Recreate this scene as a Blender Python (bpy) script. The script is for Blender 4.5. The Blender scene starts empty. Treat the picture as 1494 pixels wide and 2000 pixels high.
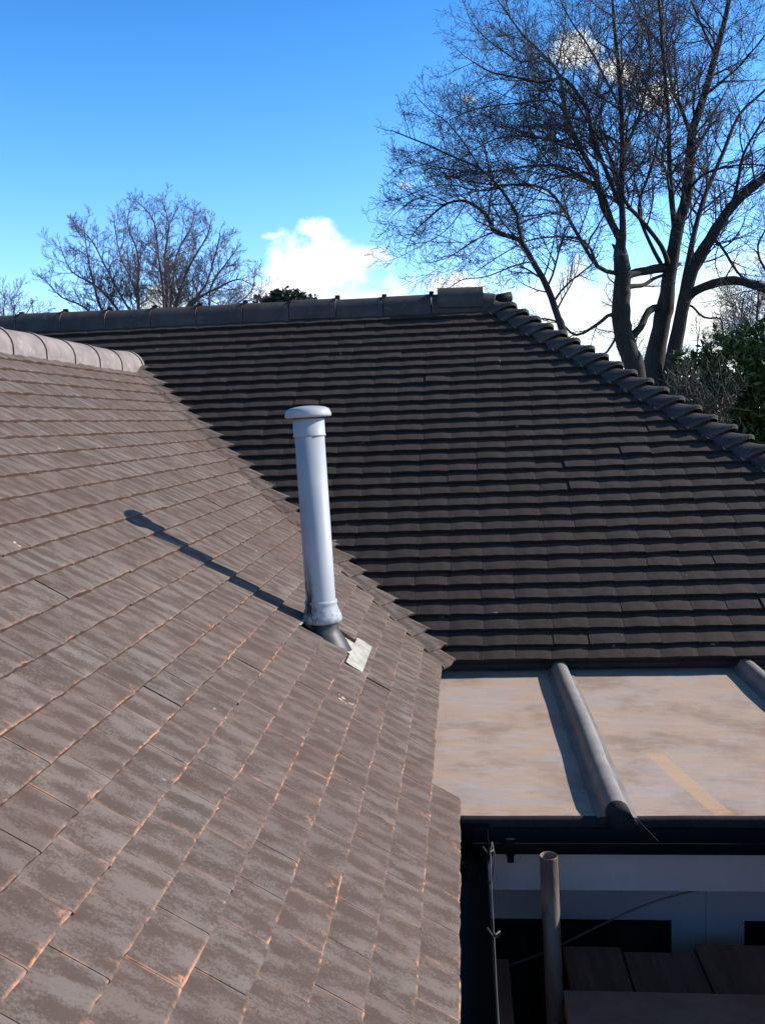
import bpy, math, random
import numpy as np
from mathutils import Vector, Matrix
rnd = random.Random(7)
C = bpy.context.scene
COL = C.collection
R = math.radians

# ------------------------------------------------------------------ camera, sky, sun, exposure
# metres; origin at the photographer's eye, X along the main ridge, Y away along the near ridge, Z up
CR = Vector((0.99576216, 0.08427726, -0.03681131))    # camera right
CU = Vector((0.02837922, 0.09914972, 0.99466776))     # camera up
CF = Vector((-0.08747771, 0.99149719, -0.09633781))   # camera forward
cam = bpy.data.cameras.new('camera')
cam_o = bpy.data.objects.new('camera', cam); COL.objects.link(cam_o)
cam_o.matrix_world = Matrix(((CR.x, CU.x, -CF.x, 0), (CR.y, CU.y, -CF.y, 0), (CR.z, CU.z, -CF.z, 0), (0, 0, 0, 1)))
cam.sensor_fit = 'HORIZONTAL'; cam.sensor_width = 36; cam.lens = 1800 / 1494 * 36
cam.clip_start = 0.02; cam.clip_end = 2000
C.camera = cam_o

SUN_AZ, SUN_EL = R(74.3), R(29.6)
sd = Vector((math.sin(SUN_AZ) * math.cos(SUN_EL), math.cos(SUN_AZ) * math.cos(SUN_EL), math.sin(SUN_EL)))
sun = bpy.data.lights.new('sun', 'SUN'); sun.energy = 5.0; sun.angle = R(0.53); sun.color = (1, 0.93, 0.84)
sun_o = bpy.data.objects.new('sun', sun); COL.objects.link(sun_o)
sun_o.rotation_euler = sd.to_track_quat('Z', 'Y').to_euler()

C.view_settings.view_transform = 'Standard'; C.view_settings.look = 'None'
C.view_settings.exposure = 0.2; C.view_settings.gamma = 1


class NT:
    """small helper round a node tree"""
    def __init__(s, tree):
        s.t = tree; s.t.nodes.clear()
    def n(s, typ, **kw):
        nd = s.t.nodes.new(typ)
        for k, v in kw.items():
            if k == 'ins':
                for i, val in v.items():
                    if isinstance(val, bpy.types.NodeSocket): s.t.links.new(val, nd.inputs[i])
                    else: nd.inputs[i].default_value = val
            else: setattr(nd, k, v)
        return nd
    def m(s, op, a, b=0.0, c=None, clamp=False):
        ins = {0: a, 1: b}
        if c is not None: ins[2] = c
        nd = s.n('ShaderNodeMath', operation=op, ins=ins); nd.use_clamp = clamp
        return nd.outputs[0]
    def mix(s, f, a, b, mode='MIX'):
        nd = s.n('ShaderNodeMix', data_type='RGBA', blend_type=mode)
        for i, val in ((0, f), (6, a), (7, b)):
            if isinstance(val, bpy.types.NodeSocket): s.t.links.new(val, nd.inputs[i])
            else: nd.inputs[i].default_value = (tuple(val) + (1,)) if (i > 0 and len(val) == 3) else val
        return nd.outputs[2]
    def sm(s, x, lo, hi, a=0.0, b=1.0):
        nd = s.n('ShaderNodeMapRange', interpolation_type='SMOOTHSTEP', ins={0: x, 1: lo, 2: hi, 3: a, 4: b})
        return nd.outputs[0]
    def noise(s, vec, scale, detail=4, rough=0.55):
        nd = s.n('ShaderNodeTexNoise', ins={'Vector': vec, 'Scale': scale, 'Detail': detail, 'Roughness': rough})
        return nd.outputs[0]


world = bpy.data.worlds.new("World"); C.world = world; world.use_nodes = True
w = NT(world.node_tree)
sky = w.n('ShaderNodeTexSky', sky_type='NISHITA', sun_disc=False)
sky.sun_elevation = SUN_EL; sky.sun_rotation = SUN_AZ
sky.air_density = 1.0; sky.dust_density = 0.15; sky.ozone_density = 2.5
tc = w.n('ShaderNodeTexCoord')
sep = w.n('ShaderNodeSeparateXYZ', ins={0: tc.outputs['Generated']})
az = w.m('MULTIPLY', w.m('ARCTAN2', sep.outputs[0], sep.outputs[1]), 57.2958)
el = w.m('MULTIPLY', w.m('ARCSINE', sep.outputs[2]), 57.2958)
# cumulus and bank: azimuth, elevation, half width, half height (degrees), weight
CLOUDS = [(-8.6, 9.6, 3.6, 2.2, 1.0), (-6.4, 9.9, 3.0, 1.0, .8), (-9.6, 7.4, 4.4, 2.2, 1.0), (-1, 6.0, 9.0, 2.7, 1.0), (8, 5.6, 8.0, 3.0, 1.0),
          (16, 6.0, 6.0, 3.0, 1.0), (24, 6, 7, 3.4, 1), (-11.2, 11.3, .9, .35, .45), (-8.4, 11.6, 1.6, .8, .8), (1.1, 18.4, .9, .55, .62),
          (-2.9, 13.9, .9, .5, .6), (-1.2, 14.1, .35, .45, .6), (7.2, 20.2, 1.9, 1.2, .9), (9.4, 18.9, 2.2, 1.0, .85), (11.8, 17.6, 1.6, .8, .85),
          (-17.2, 7.4, 2.6, 1.5, .72), (-14.0, 7.2, 2.2, 1.3, .7), (38, 12, 8, 3, .9), (-60, 12, 12, 3, .9), (-35, 7, 5, 1.6, .8), (150, 12, 12, 3, .9)]
mx = None
for a, e, sa, se, wt in CLOUDS:
    da = w.m('DIVIDE', w.m('SUBTRACT', az, a), sa)
    de = w.m('DIVIDE', w.m('SUBTRACT', el, e), se)
    q = w.m('SUBTRACT', wt, w.m('ADD', w.m('MULTIPLY', da, da), w.m('MULTIPLY', de, de)))
    mx = q if mx is None else w.m('MAXIMUM', mx, q)
mx = w.m('MAXIMUM', mx, -2.0)
n1 = w.noise(tc.outputs['Generated'], 26, 7, 0.6)
n2 = w.noise(tc.outputs['Generated'], 9, 3, 0.5)
nz = w.m('ADD', w.m('MULTIPLY', w.m('SUBTRACT', n1, 0.5), 3.6), w.m('MULTIPLY', w.m('SUBTRACT', n2, 0.5), 1.2))
cm = w.sm(w.m('ADD', mx, nz), -0.12, 0.95)
# the far horizon is veiled by pale cloud
cm = w.m('MAXIMUM', cm, w.m('MULTIPLY', w.sm(el, 7.5, 2.5), 0.45))
hs = w.n('ShaderNodeHueSaturation', ins={'Hue': 0.492, 'Saturation': 1.36, 'Value': 1.0, 'Color': sky.outputs[0]})
tint = w.mix(w.sm(el, 24, 50), (1.0, .88, 1.10), (1.45, .86, .74))
cool = w.mix(1.0, hs.outputs[0], tint, 'MULTIPLY')
shade = w.sm(w.noise(tc.outputs['Generated'], 14, 4, .5), .35, .65)
ccol = w.mix(shade, (10.5, 11.6, 12.0), (14.0, 14.2, 13.6))
lowband = w.sm(el, 54, 3, .8, 3.3)
lb = w.n('ShaderNodeCombineXYZ', ins={0: lowband, 1: lowband, 2: lowband}).outputs[0]
cool = w.mix(1.0, cool, lb, 'MULTIPLY')
colr = w.mix(cm, cool, ccol)
bg = w.n('ShaderNodeBackground', ins={0: colr, 1: 0.085})
w.n('ShaderNodeOutputWorld', ins={0: bg.outputs[0]})

# ------------------------------------------------------------------ helpers
def tag(o, label=None, cat=None, group=None, kind=None):
    if label: o['label'] = label
    if cat: o['category'] = cat
    if group: o['group'] = group
    if kind: o['kind'] = kind
    return o


def empty(name, loc=(0, 0, 0)):
    o = bpy.data.objects.new(name, None); COL.objects.link(o); o.location = loc; o.empty_display_size = .1
    return o


class MB:
    def __init__(s):
        s.v = []; s.f = []; s.mi = []; s.uv = []; s.c = []; s.sm = []
        s.cc = (.5, .5, .5, 1)
    def add(s, vs, fs, mi=0, uvs=None, smooth=False):
        b = len(s.v); s.v.extend([tuple(p) for p in vs])
        for k, f in enumerate(fs):
            s.f.append(tuple(b + i for i in f)); s.mi.append(mi); s.sm.append(smooth)
            for i in f:
                s.uv.append(uvs[i] if uvs else (0.5, 0.5)); s.c.append(s.cc)
    def box(s, a, b, mi=0):
        x0, y0, z0 = a; x1, y1, z1 = b
        s.add([(x0, y0, z0), (x1, y0, z0), (x1, y1, z0), (x0, y1, z0), (x0, y0, z1), (x1, y0, z1), (x1, y1, z1), (x0, y1, z1)],
              [(0, 3, 2, 1), (4, 5, 6, 7), (0, 1, 5, 4), (1, 2, 6, 5), (2, 3, 7, 6), (3, 0, 4, 7)], mi)
    def prism(s, poly, direction, mi=0):
        d = Vector(direction); n = len(poly); P = [Vector(p) for p in poly]
        s.add(P + [p + d for p in P], [tuple(range(n))[::-1], tuple(range(n, 2 * n))] + [(i, (i + 1) % n, n + (i + 1) % n, n + i) for i in range(n)], mi)
    def tube(s, pts, rad, n=6, mi=0, cap=True, smooth=True):
        P = [Vector(p) for p in pts]
        if not hasattr(rad, '__len__'): rad = [rad] * len(P)
        t0 = (P[1] - P[0]).normalized()
        a = Vector((0, 0, 1)) if abs(t0.z) < .9 else Vector((1, 0, 0))
        e1 = t0.cross(a).normalized()
        vs = []; m = len(P)
        for i in range(m):
            t = (P[min(i + 1, m - 1)] - P[max(i - 1, 0)]).normalized()
            e1 = (e1 - t * e1.dot(t)).normalized(); e2 = t.cross(e1)
            for j in range(n):
                an = 2 * math.pi * j / n
                vs.append(P[i] + (e1 * math.cos(an) + e2 * math.sin(an)) * rad[i])
        fs = [(i * n + j, i * n + (j + 1) % n, (i + 1) * n + (j + 1) % n, (i + 1) * n + j) for i in range(m - 1) for j in range(n)]
        if cap: fs += [tuple(range(n))[::-1], tuple((m - 1) * n + j for j in range(n))]
        s.add(vs, fs, mi, None, smooth)
    def lathe(s, prof, n=32, mi=0, org=(0, 0, 0), axis=None):
        ax = Vector(axis or (0, 0, 1)).normalized(); e1 = ax.orthogonal().normalized(); e2 = ax.cross(e1); o = Vector(org)
        vs = [o + ax * z + (e1 * math.cos(2 * math.pi * j / n) + e2 * math.sin(2 * math.pi * j / n)) * r for r, z in prof for j in range(n)]
        m = len(prof)
        s.add(vs, [(i * n + j, i * n + (j + 1) % n, (i + 1) * n + (j + 1) % n, (i + 1) * n + j) for i in range(m - 1) for j in range(n)], mi, None, True)
    def grid(s, rows, mi=0, smooth=True, uvs=None):
        """rows of equal numbers of points"""
        n = len(rows[0]); m = len(rows); vs = [p for r in rows for p in r]
        s.add(vs, [(i * n + j, i * n + j + 1, (i + 1) * n + j + 1, (i + 1) * n + j) for i in range(m - 1) for j in range(n - 1)], mi, uvs, smooth)
    def build(s, name, mats, parent=None):
        me = bpy.data.meshes.new(name)
        me.from_pydata(s.v, [], s.f)
        if not isinstance(mats, (list, tuple)): mats = [mats]
        for m in mats: me.materials.append(m)
        me.polygons.foreach_set('material_index', s.mi)
        me.polygons.foreach_set('use_smooth', s.sm)
        u = me.uv_layers.new(name='UVMap'); u.data.foreach_set('uv', np.array(s.uv, dtype=np.float32).ravel())
        ca = me.color_attributes.new('tc', 'FLOAT_COLOR', 'CORNER'); ca.data.foreach_set('color', np.array(s.c, dtype=np.float32).ravel())
        me.update()
        o = bpy.data.objects.new(name, me); COL.objects.link(o)
        if parent:
            o.parent = parent; o.matrix_parent_inverse = Matrix.Translation(-Vector(parent.location)) if parent.parent is None else Matrix()
        return o


def mat(name, rough=.7, metal=0.0, spec=.5):
    m = bpy.data.materials.new(name); m.use_nodes = True
    t = NT(m.node_tree); out = t.n('ShaderNodeOutputMaterial')
    b = t.n('ShaderNodeBsdfPrincipled', ins={'Roughness': rough, 'Metallic': metal, 'Specular IOR Level': spec})
    t.t.links.new(b.outputs[0], out.inputs[0])
    return m, t, b


def link(t, sock, node, inp):
    if isinstance(sock, bpy.types.NodeSocket): t.t.links.new(sock, node.inputs[inp])
    else: node.inputs[inp].default_value = (tuple(sock) + (1,)) if (hasattr(sock, '__len__') and len(sock) == 3) else sock


def mottled(name, c1, c2, scale=8, rough=.7, metal=0, bump=0.0, stretch=(1, 1, 1), c3=None, s3=30, spec=.5, lo=.35, hi=.65):
    m, t, b = mat(name, rough, metal, spec)
    co = t.n('ShaderNodeTexCoord').outputs['Object']
    mp = t.n('ShaderNodeMapping', ins={0: co, 3: stretch}).outputs[0]
    n = t.noise(mp, scale, 6, .6)
    col = t.mix(t.sm(n, lo, hi), c1, c2)
    if c3: col = t.mix(t.sm(t.noise(mp, s3, 5, .6), .55, .72), col, c3)
    link(t, col, b, 'Base Color')
    if bump:
        bp = t.n('ShaderNodeBump', ins={'Strength': bump, 'Distance': .004, 'Height': t.noise(mp, scale * 6, 5, .6)})
        link(t, bp.outputs[0], b, 'Normal')
    return m


def tile_material(name, grey, brown, dust, dust_amt, speck, rough=.78, riser=.8, mstretch=(.6, 1.5, .6)):
    """clay plain tile: brown body, streaks of paler bloom running down the slope, sandy speckle, orange dust on the edges"""
    m, t, b = mat(name, rough, 0, .35)
    uv = t.n('ShaderNodeUVMap', uv_map='UVMap').outputs[0]
    at = t.n('ShaderNodeAttribute', attribute_name='tc').outputs['Color']
    s = t.n('ShaderNodeSeparateColor', ins={0: at}); su = t.n('ShaderNodeSeparateXYZ', ins={0: uv})
    u, v = su.outputs[0], su.outputs[1]; r1, r2, r3 = s.outputs
    co = t.n('ShaderNodeTexCoord').outputs['Object']
    vec = t.n('ShaderNodeCombineXYZ', ins={0: t.m('ADD', t.m('MULTIPLY', u, 2.1), t.m('MULTIPLY', r1, 37)), 1: t.m('ADD', t.m('MULTIPLY', v, .65), t.m('MULTIPLY', u, .5)), 2: t.m('MULTIPLY', r2, 23)}).outputs[0]
    n = t.noise(vec, 1.7, 3, .5)
    fine = t.noise(co, 190, 5, .75)
    mid = t.noise(t.n('ShaderNodeMapping', ins={0: co, 3: mstretch}).outputs[0], 30, 5, .65)
    wave = t.m('SINE', t.m('ADD', t.m('MULTIPLY', u, 12.566), t.m('ADD', t.m('MULTIPLY', v, 1.1), t.m('MULTIPLY', r1, 3.0))))
    band = t.m('ADD', t.m('MULTIPLY', n, .85), t.m('MULTIPLY', wave, .085))
    band = t.m('ADD', band, .07)
    band = t.m('ADD', band, t.m('MULTIPLY', t.m('SUBTRACT', mid, .5), .75))
    band = t.m('ADD', band, t.m('MULTIPLY', t.m('SUBTRACT', fine, .5), 1.1))
    col = t.mix(t.sm(band, .34, .69), brown, grey)
    # tile to tile difference
    col = t.mix(t.m('MULTIPLY', r3, .32), col, (brown[0] * 1.15, brown[1] * .86, brown[2] * .8))
    k = t.m('ADD', .90, t.m('MULTIPLY', r2, .18))
    kk = t.n('ShaderNodeCombineXYZ', ins={0: k, 1: k, 2: k}).outputs[0]
    col = t.mix(1.0, col, kk, 'MULTIPLY')
    big = t.noise(co, 1.3, 3, .5)
    col = t.mix(t.sm(big, .42, .7, 0, .35), col, (brown[0] * 1.2, brown[1] * .95, brown[2] * .9))
    col = t.mix(t.sm(fine, .58, .72, 0, speck), col, (.025, .022, .022))
    col = t.mix(t.sm(t.noise(co, 420, 2, .6), .66, .76, 0, .5), col, (.42, .38, .35))
    # dust along the front edge and the side joints, broken up
    dn = t.noise(co, 17, 5, .7)
    sx = t.n('ShaderNodeSeparateXYZ', ins={0: co})
    where = t.m('MULTIPLY', t.sm(sx.outputs[0], -1.3, -.4, .22, 1.0), t.sm(sx.outputs[1], 4.2, 1.8, .35, 1.0))
    where = t.m('MULTIPLY', where, t.sm(t.noise(co, 5.5, 3, .6), .38, .60, .35, 1.35))
    e = t.m('MAXIMUM', t.m('MULTIPLY', t.sm(v, .07, 0.0), t.sm(t.noise(co, 60, 4, .7), .35, .6)), t.m('MULTIPLY', t.m('MAXIMUM', t.sm(u, .04, 0.0), t.sm(u, .96, 1.0)), .5))
    e = t.m('MULTIPLY', e, t.sm(t.m('ADD', dn, t.m('MULTIPLY', r1, .12)), .46, .68))
    e = t.m('MULTIPLY', e, t.m('MULTIPLY', where, t.m('GREATER_THAN', v, -.2)))
    col = t.mix(t.m('MULTIPLY', e, dust_amt, clamp=True), col, dust)
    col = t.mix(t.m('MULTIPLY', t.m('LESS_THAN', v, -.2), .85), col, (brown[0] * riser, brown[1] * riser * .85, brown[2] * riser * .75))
    blob = t.m('MULTIPLY', t.sm(t.noise(co, 16, 3, .6), .60, .70), t.m('MULTIPLY', t.sm(v, .45, .0), t.sm(fine, .38, .56)))
    col = t.mix(t.m('MULTIPLY', t.m('MULTIPLY', blob, where), dust_amt * .55, clamp=True), col, dust)
    spot = t.m('MULTIPLY', t.sm(t.noise(co, 14, 2, .5), .74, .77), t.sm(t.noise(co, 60, 2, .5), .5, .6))
    col = t.mix(t.m('MULTIPLY', spot, min(1, dust_amt)), col, (.62, .5, .40))
    link(t, col, b, 'Base Color')
    h = t.m('ADD', t.m('MULTIPLY', fine, .5), t.m('MULTIPLY', mid, .8))
    bp = t.n('ShaderNodeBump', ins={'Strength': .55, 'Distance': .003, 'Height': h})
    link(t, bp.outputs[0], b, 'Normal')
    return m


M = {}
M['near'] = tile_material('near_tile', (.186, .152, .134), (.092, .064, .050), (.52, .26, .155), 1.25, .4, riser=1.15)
M['main'] = tile_material('main_tile', (.054, .042, .040), (.036, .027, .024), (.22, .12, .08), .5, .4, riser=.35)  # low riser darkens the front faces, painting in deeper shadow strips
M['ridge_pale'] = mottled('pale_ridge_clay', (.29, .245, .23), (.21, .175, .165), 9, .8, bump=.3, c3=(.36, .31, .29), s3=16)
M['ridge_dark'] = mottled('dark_ridge_clay', (.052, .044, .045), (.034, .028, .028), 9, .8, bump=.35, c3=(.072, .060, .058), s3=20)
M['mortar'] = mottled('orange_mortar', (.40, .22, .15), (.25, .16, .12), 30, .9)
M['seam'] = mottled('brown_seam', (.10, .07, .055), (.07, .05, .042), 30, .9)
M['bead_grey'] = mottled('pale_grey_bead', (.30, .27, .25), (.16, .14, .13), 30, .9)
M['underlay'] = mottled('dark_batten_void', (.03, .026, .025), (.045, .04, .036), 10, .9)

def lead_mat():
    m, t, b = mat('lead_sheet', .6, .0, .25)
    co = t.n('ShaderNodeTexCoord').outputs['Object']
    st = t.n('ShaderNodeMapping', ins={0: co, 3: (1, 3.2, 1)}).outputs[0]
    col = t.mix(t.sm(t.noise(st, 2.3, 5, .6), .38, .62), (.48, .395, .36), (.51, .375, .285))
    col = t.mix(t.sm(t.noise(st, 5.5, 5, .6), .47, .67, 0, .65), col, (.58, .40, .28))
    col = t.mix(t.sm(t.noise(co, 2.6, 5, .65), .46, .66, 0, .75), col, (.32, .225, .165))
    col = t.mix(t.sm(t.noise(st, 9, 6, .65), .52, .66, 0, .45), col, (.47, .455, .46))
    s = t.n('ShaderNodeSeparateXYZ', ins={0: co})
    # a paler scraped strip on the second bay: from (0.78,3.2) to (0.70,2.72)
    d = t.m('ABSOLUTE', t.m('SUBTRACT', t.m('ADD', s.outputs[0], t.m('MULTIPLY', t.m('SUBTRACT', s.outputs[1], 2.57), .2)), .712))
    strip = t.m('MULTIPLY', t.sm(t.m('ADD', d, t.m('MULTIPLY', t.m('SUBTRACT', t.noise(co, 40, 3), .5), .012)), .031, .024), t.m('MULTIPLY', t.sm(s.outputs[1], 3.08, 3.04), t.sm(s.outputs[1], 2.566, 2.58)))
    col = t.mix(t.m('MULTIPLY', strip, .62), col, (.68, .44, .27))
    # red brown tide line by the front edge
    tide = t.m('MULTIPLY', t.sm(s.outputs[1], 2.66, 2.58), t.sm(t.noise(t.n('ShaderNodeMapping', ins={0: co, 3: (1, 6, 1)}).outputs[0], 14, 5, .7), .45, .65))
    col = t.mix(t.m('MULTIPLY', tide, .65), col, (.42, .21, .12))
    link(t, col, b, 'Base Color')
    bp = t.n('ShaderNodeBump', ins={'Strength': .5, 'Distance': .01, 'Height': t.noise(st, 7, 5, .55)})
    link(t, bp.outputs[0], b, 'Normal')
    return m


M['lead'] = lead_mat()
M['lead_roll'] = mottled('grey_lead', (.29, .275, .27), (.23, .21, .205), 12, .7, bump=.3, spec=.2, c3=(.32, .27, .24), s3=6)
M['lead_dark'] = mottled('dark_lead', (.045, .038, .04), (.03, .026, .028), 10, .75, bump=.3, spec=.15)
M['black_plastic'] = mottled('black_plastic', (.010, .009, .010), (.014, .013, .014), 6, .6, spec=.12)
M['grey_plastic'] = mottled('grey_plastic', (.47, .48, .49), (.40, .41, .42), 5, .5, spec=.35)

def pipe_mat():
    m, t, b = mat('grey_vent_plastic', .5, 0, .35)
    co = t.n('ShaderNodeTexCoord').outputs['Object']
    s = t.n('ShaderNodeSeparateXYZ', ins={0: co})
    n = t.noise(t.n('ShaderNodeMapping', ins={0: co, 3: (3, 3, 1)}).outputs[0], 14, 6, .7)
    base = t.mix(t.sm(t.noise(co, 5, 3), .4, .6), (.45, .475, .49), (.39, .415, .43))
    # brown black soot low on the left side of the pipe
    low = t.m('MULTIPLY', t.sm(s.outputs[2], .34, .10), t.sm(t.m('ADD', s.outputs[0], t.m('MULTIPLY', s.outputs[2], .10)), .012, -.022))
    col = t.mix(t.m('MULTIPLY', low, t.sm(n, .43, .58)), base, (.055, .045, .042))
    ring = t.m('MULTIPLY', t.sm(s.outputs[2], .115, .085), t.sm(t.noise(co, 60, 4, .7), .5, .6))
    col = t.mix(t.m('MULTIPLY', ring, .5), col, (.14, .12, .11))
    link(t, col, b, 'Base Color')
    return m


M['pipe'] = pipe_mat()
M['rubber'] = mottled('grey_rubber', (.030, .031, .033), (.055, .055, .055), 20, .5)
M['alu'] = mottled('pale_flashing', (.56, .53, .45), (.42, .39, .33), 18, .5, metal=.1, bump=.9, c3=(.70, .69, .62), s3=25)
M['tile_side'] = mottled('red_brown_cut_tile', (.16, .07, .05), (.10, .05, .04), 20, .85)
M['upvc'] = mottled('white_panel', (.47, .44, .46), (.41, .39, .41), 3, .5, spec=.3)
M['fascia'] = mottled('off_white_fascia', (.70, .585, .56), (.62, .52, .50), 3, .6, spec=.2)
M['glass'] = mottled('dark_glass', (.008, .008, .01), (.012, .012, .014), 3, .08, spec=.6)
M['brick'] = mottled('red_brick', (.30, .16, .11), (.22, .12, .09), 9, .85, c3=(.35, .30, .26), s3=14)
M['board'] = mottled('brown_scaffold_board', (.50, .235, .165), (.36, .17, .12), 5, .9, spec=.08, bump=.3, stretch=(6, .6, 1))
M['ply'] = mottled('red_brown_plywood', (.68, .31, .22), (.58, .25, .175), 6, .9, spec=.1, bump=.2, stretch=(1, 2, 1))
M['galv'] = mottled('rusty_galvanised_steel', (.15, .10, .078), (.26, .22, .19), 16, .6, metal=.1, bump=.4, stretch=(1, 1, .3), c3=(.24, .085, .035), s3=9)
M['steel'] = mottled('steel_fitting', (.25, .25, .27), (.16, .16, .18), 12, .45, metal=.4)
M['wire'] = mottled('grey_wire', (.09, .088, .085), (.06, .06, .06), 20, .5)
M['cable'] = mottled('brown_cable', (.20, .15, .15), (.14, .11, .11), 9, .5)
M['bark'] = mottled('dark_bark', (.016, .014, .013), (.030, .027, .023), 7, .9, bump=.9, stretch=(1, 1, .35), c3=(.048, .046, .032), s3=4)
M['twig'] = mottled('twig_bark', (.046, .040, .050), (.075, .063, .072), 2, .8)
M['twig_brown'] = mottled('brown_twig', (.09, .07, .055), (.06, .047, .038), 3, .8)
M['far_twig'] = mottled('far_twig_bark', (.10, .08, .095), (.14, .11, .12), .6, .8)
M['grass'] = mottled('lawn', (.045, .07, .02), (.07, .09, .03), 2, .95)

def leaf_mat(name, c1, c2, c3, rough=.5):
    m, t, b = mat(name, rough, 0, .4)
    at = t.n('ShaderNodeAttribute', attribute_name='tc').outputs['Color']
    s = t.n('ShaderNodeSeparateColor', ins={0: at})
    col = t.mix(s.outputs[0], c1, c2); col = t.mix(t.sm(s.outputs[1], .85, 1.0), col, c3)
    link(t, col, b, 'Base Color')
    return m


M['laurel'] = leaf_mat('laurel_leaf', (.028, .056, .014), (.07, .105, .026), (.15, .17, .045), .42)
M['conifer'] = leaf_mat('evergreen_leaf', (.018, .040, .022), (.034, .062, .032), (.05, .08, .04), .7)
M['copper_leaf'] = leaf_mat('brown_hedge_leaf', (.06, .055, .03), (.11, .085, .05), (.16, .13, .08), .6)

# ------------------------------------------------------------------ ground
g = MB(); g.add([(-600, -600, -3.9), (600, -600, -3.9), (600, 900, -3.9), (-600, 900, -3.9)], [(0, 1, 2, 3)])
tag(g.build('ground', M['grass']), kind='structure')

# ------------------------------------------------------------------ the house
TH = R(37.5); SN, CS, TN = math.sin(TH), math.cos(TH), math.tan(TH)          # main slope
THN = R(36.4); SNn, CSn, TNn = math.sin(THN), math.cos(THN), math.tan(THN)   # near slope
VR = TNn / TN
MS = 0.94                                    # main roof gauge in units of 0.1 m
G1, G2 = 0.1, 0.1 * MS                       # gauges
# near slope: course k front at (X, Z) = (-.058 - k g cos, -1.131 + k g sin)
NX0, NZ0 = -.037, -1.1315
MY0, MZ0 = 4.3755 * MS, -1.0955 * MS           # main slope: course 0 front at (Y, Z)
KC = (MZ0 - TN * MY0)                        # main plane: z = TN*y + KC
KN = NZ0 + TNn * NX0                         # near plane: z = KN - TNn*x
VC = (KN - KC) / TN                          # valley: y = VC - VR*x
RX = -2.21; RZ = KN - TNn * RX                # near ridge apex
RY = 6.93 * MS; RZM = TN * RY + KC           # main ridge apex
HIP_A = 1.005; HX0, HY0 = .235 * MS, 6.93 * MS            # hip line x = HX0 - HIP_A (y-HY0)
def hipx(y): return HX0 - HIP_A * (y - HY0)

house = empty('house', (0, 3, -3.9))
tag(house, 'bungalow with brown plain tiled roofs meeting in a valley and a lead flat roof', 'house')


def tile(mb, O, U, V, N, u0, w, g, thick, rise, cam, kt, lim=None, j=1.0, rag=.0):
    """one cambered plain tile; O front left corner on the roof plane, U along the course, V up the slope, N the normal"""
    n = 8; ln = g * 1.18; rg = [rnd.gauss(0, 1) * rag for _ in range(n + 1)]
    j2 = j * (2.2 if rnd.random() < .06 else .32); a = rnd.gauss(0, .0008) * j2; tw = rnd.gauss(0, .0007) * j2; yaw = rnd.gauss(0, .0012) * j; cb = cam * rnd.uniform(.55, 1.4)
    mb.cc = (rnd.random(), rnd.random(), max(0, rnd.gauss(.35, .3)) if rnd.random() < .8 else rnd.random(), 1)
    rows = []; uvs = []
    fr = [0.0, .06, .5, 1.0]
    for q in fr:
        row = []
        lo, hi = 0.0007, w - .0007
        vv = q * ln
        if lim:
            l, h = lim(vv); lo = max(lo, l - u0); hi = min(hi, h - u0)
            if hi - lo < .003: hi = lo + .003
        for i in range(n + 1):
            uu = lo + (hi - lo) * i / n
            s = uu / w * 2 - 1
            h = thick + rise * (1 - q) + cb * (1 - s * s) * (1 - .25 * q) + a + tw * s - (.0016 if q == 0 else 0)
            row.append(O + U * (u0 + uu) + V * (vv + yaw * s + (rg[i] if q < .1 else 0)) + N * h)
            uvs.append((uu / w, q * 1.18))
        rows.append(row)
    base = [p - N * thick for p in rows[0]]
    m = n + 1
    mb.add([p for r in rows for p in r], [(i * m + k, i * m + k + 1, (i + 1) * m + k + 1, (i + 1) * m + k) for i in range(3) for k in range(n)], 0, uvs, True)
    L = [r[0] for r in rows]; Rr = [r[-1] for r in rows]
    fu = [(i / n, -.5) for i in range(m)]
    mb.add(base + rows[0], [(k, k + 1, m + k + 1, m + k) for k in range(n)], 0, fu + fu)
    for S, fl in ((L, 0), (Rr, 1)):
        lowr = [p - N * thick for p in S]
        f = [(k, k + 1, 5 + k - 1, 4 + k) for k in range(3)]
        if fl: f = [x[::-1] for x in f]
        mb.add(S + lowr, f, 0, [(0.02, q * 1.18) for q in fr] * 2)


# --- near roof slope
U = Vector((0, 1, 0)); V = Vector((-CSn, 0, SNn)); N = Vector((SNn, 0, CSn))
TW = .147
near = MB()
KN_TOP = 26
def near_valley_y(k, vv, off=.012):
    x = NX0 - (k * G1 + vv) * CSn
    return VC - VR * x - off
SLOT = (3.285, 3.45)
for k in range(0, KN_TOP + 1):
    O = Vector((NX0 - k * G1 * CSn, 0, NZ0 + k * G1 * SNn)); O -= N * .020
    yend = near_valley_y(k, .06)
    if k == 0: yend = 2.68
    u0 = -1.45 - (k % 2) * TW / 2 - rnd.random() * .004
    while u0 < yend:
        lim = None
        if u0 + TW > yend - .1 and k > 0:
            lim = lambda vv, k=k: (-99, near_valley_y(k, vv))
        if k == 0: lim = lambda vv: (-99, 2.665)
        if k in (5, 6):
            a, b = SLOT
            if k == 6: a, b = 3.25, 3.42
            if u0 + TW > a and u0 < b:
                if a - u0 > .02: tile(near, O, U, V, N, u0, TW, G1, .012, .0135, .0045, k, lambda vv, a=a: (-99, a))
                if u0 + TW - b > .02: tile(near, O, U, V, N, u0, TW, G1, .012, .0135, .0045, k, lambda vv, b=b: (b, 99))
                u0 += TW; continue
        tile(near, O, U, V, N, u0, TW, G1, .012, .0135, .0045, k, lim, 1.0, .0009)
        u0 += TW
roof_near = near.build('roof', M['near'], house)
tag(roof_near, 'sunlit brown tiled slope')

def sub(mb, name, mats, parent, label=None):
    """third level part: parent itself sits at the world origin"""
    o = mb.build(name, mats); o.parent = parent
    if label: o['label'] = label
    # parent has a parent inverse that cancels the root's own offset, so local = world
    return o

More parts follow.
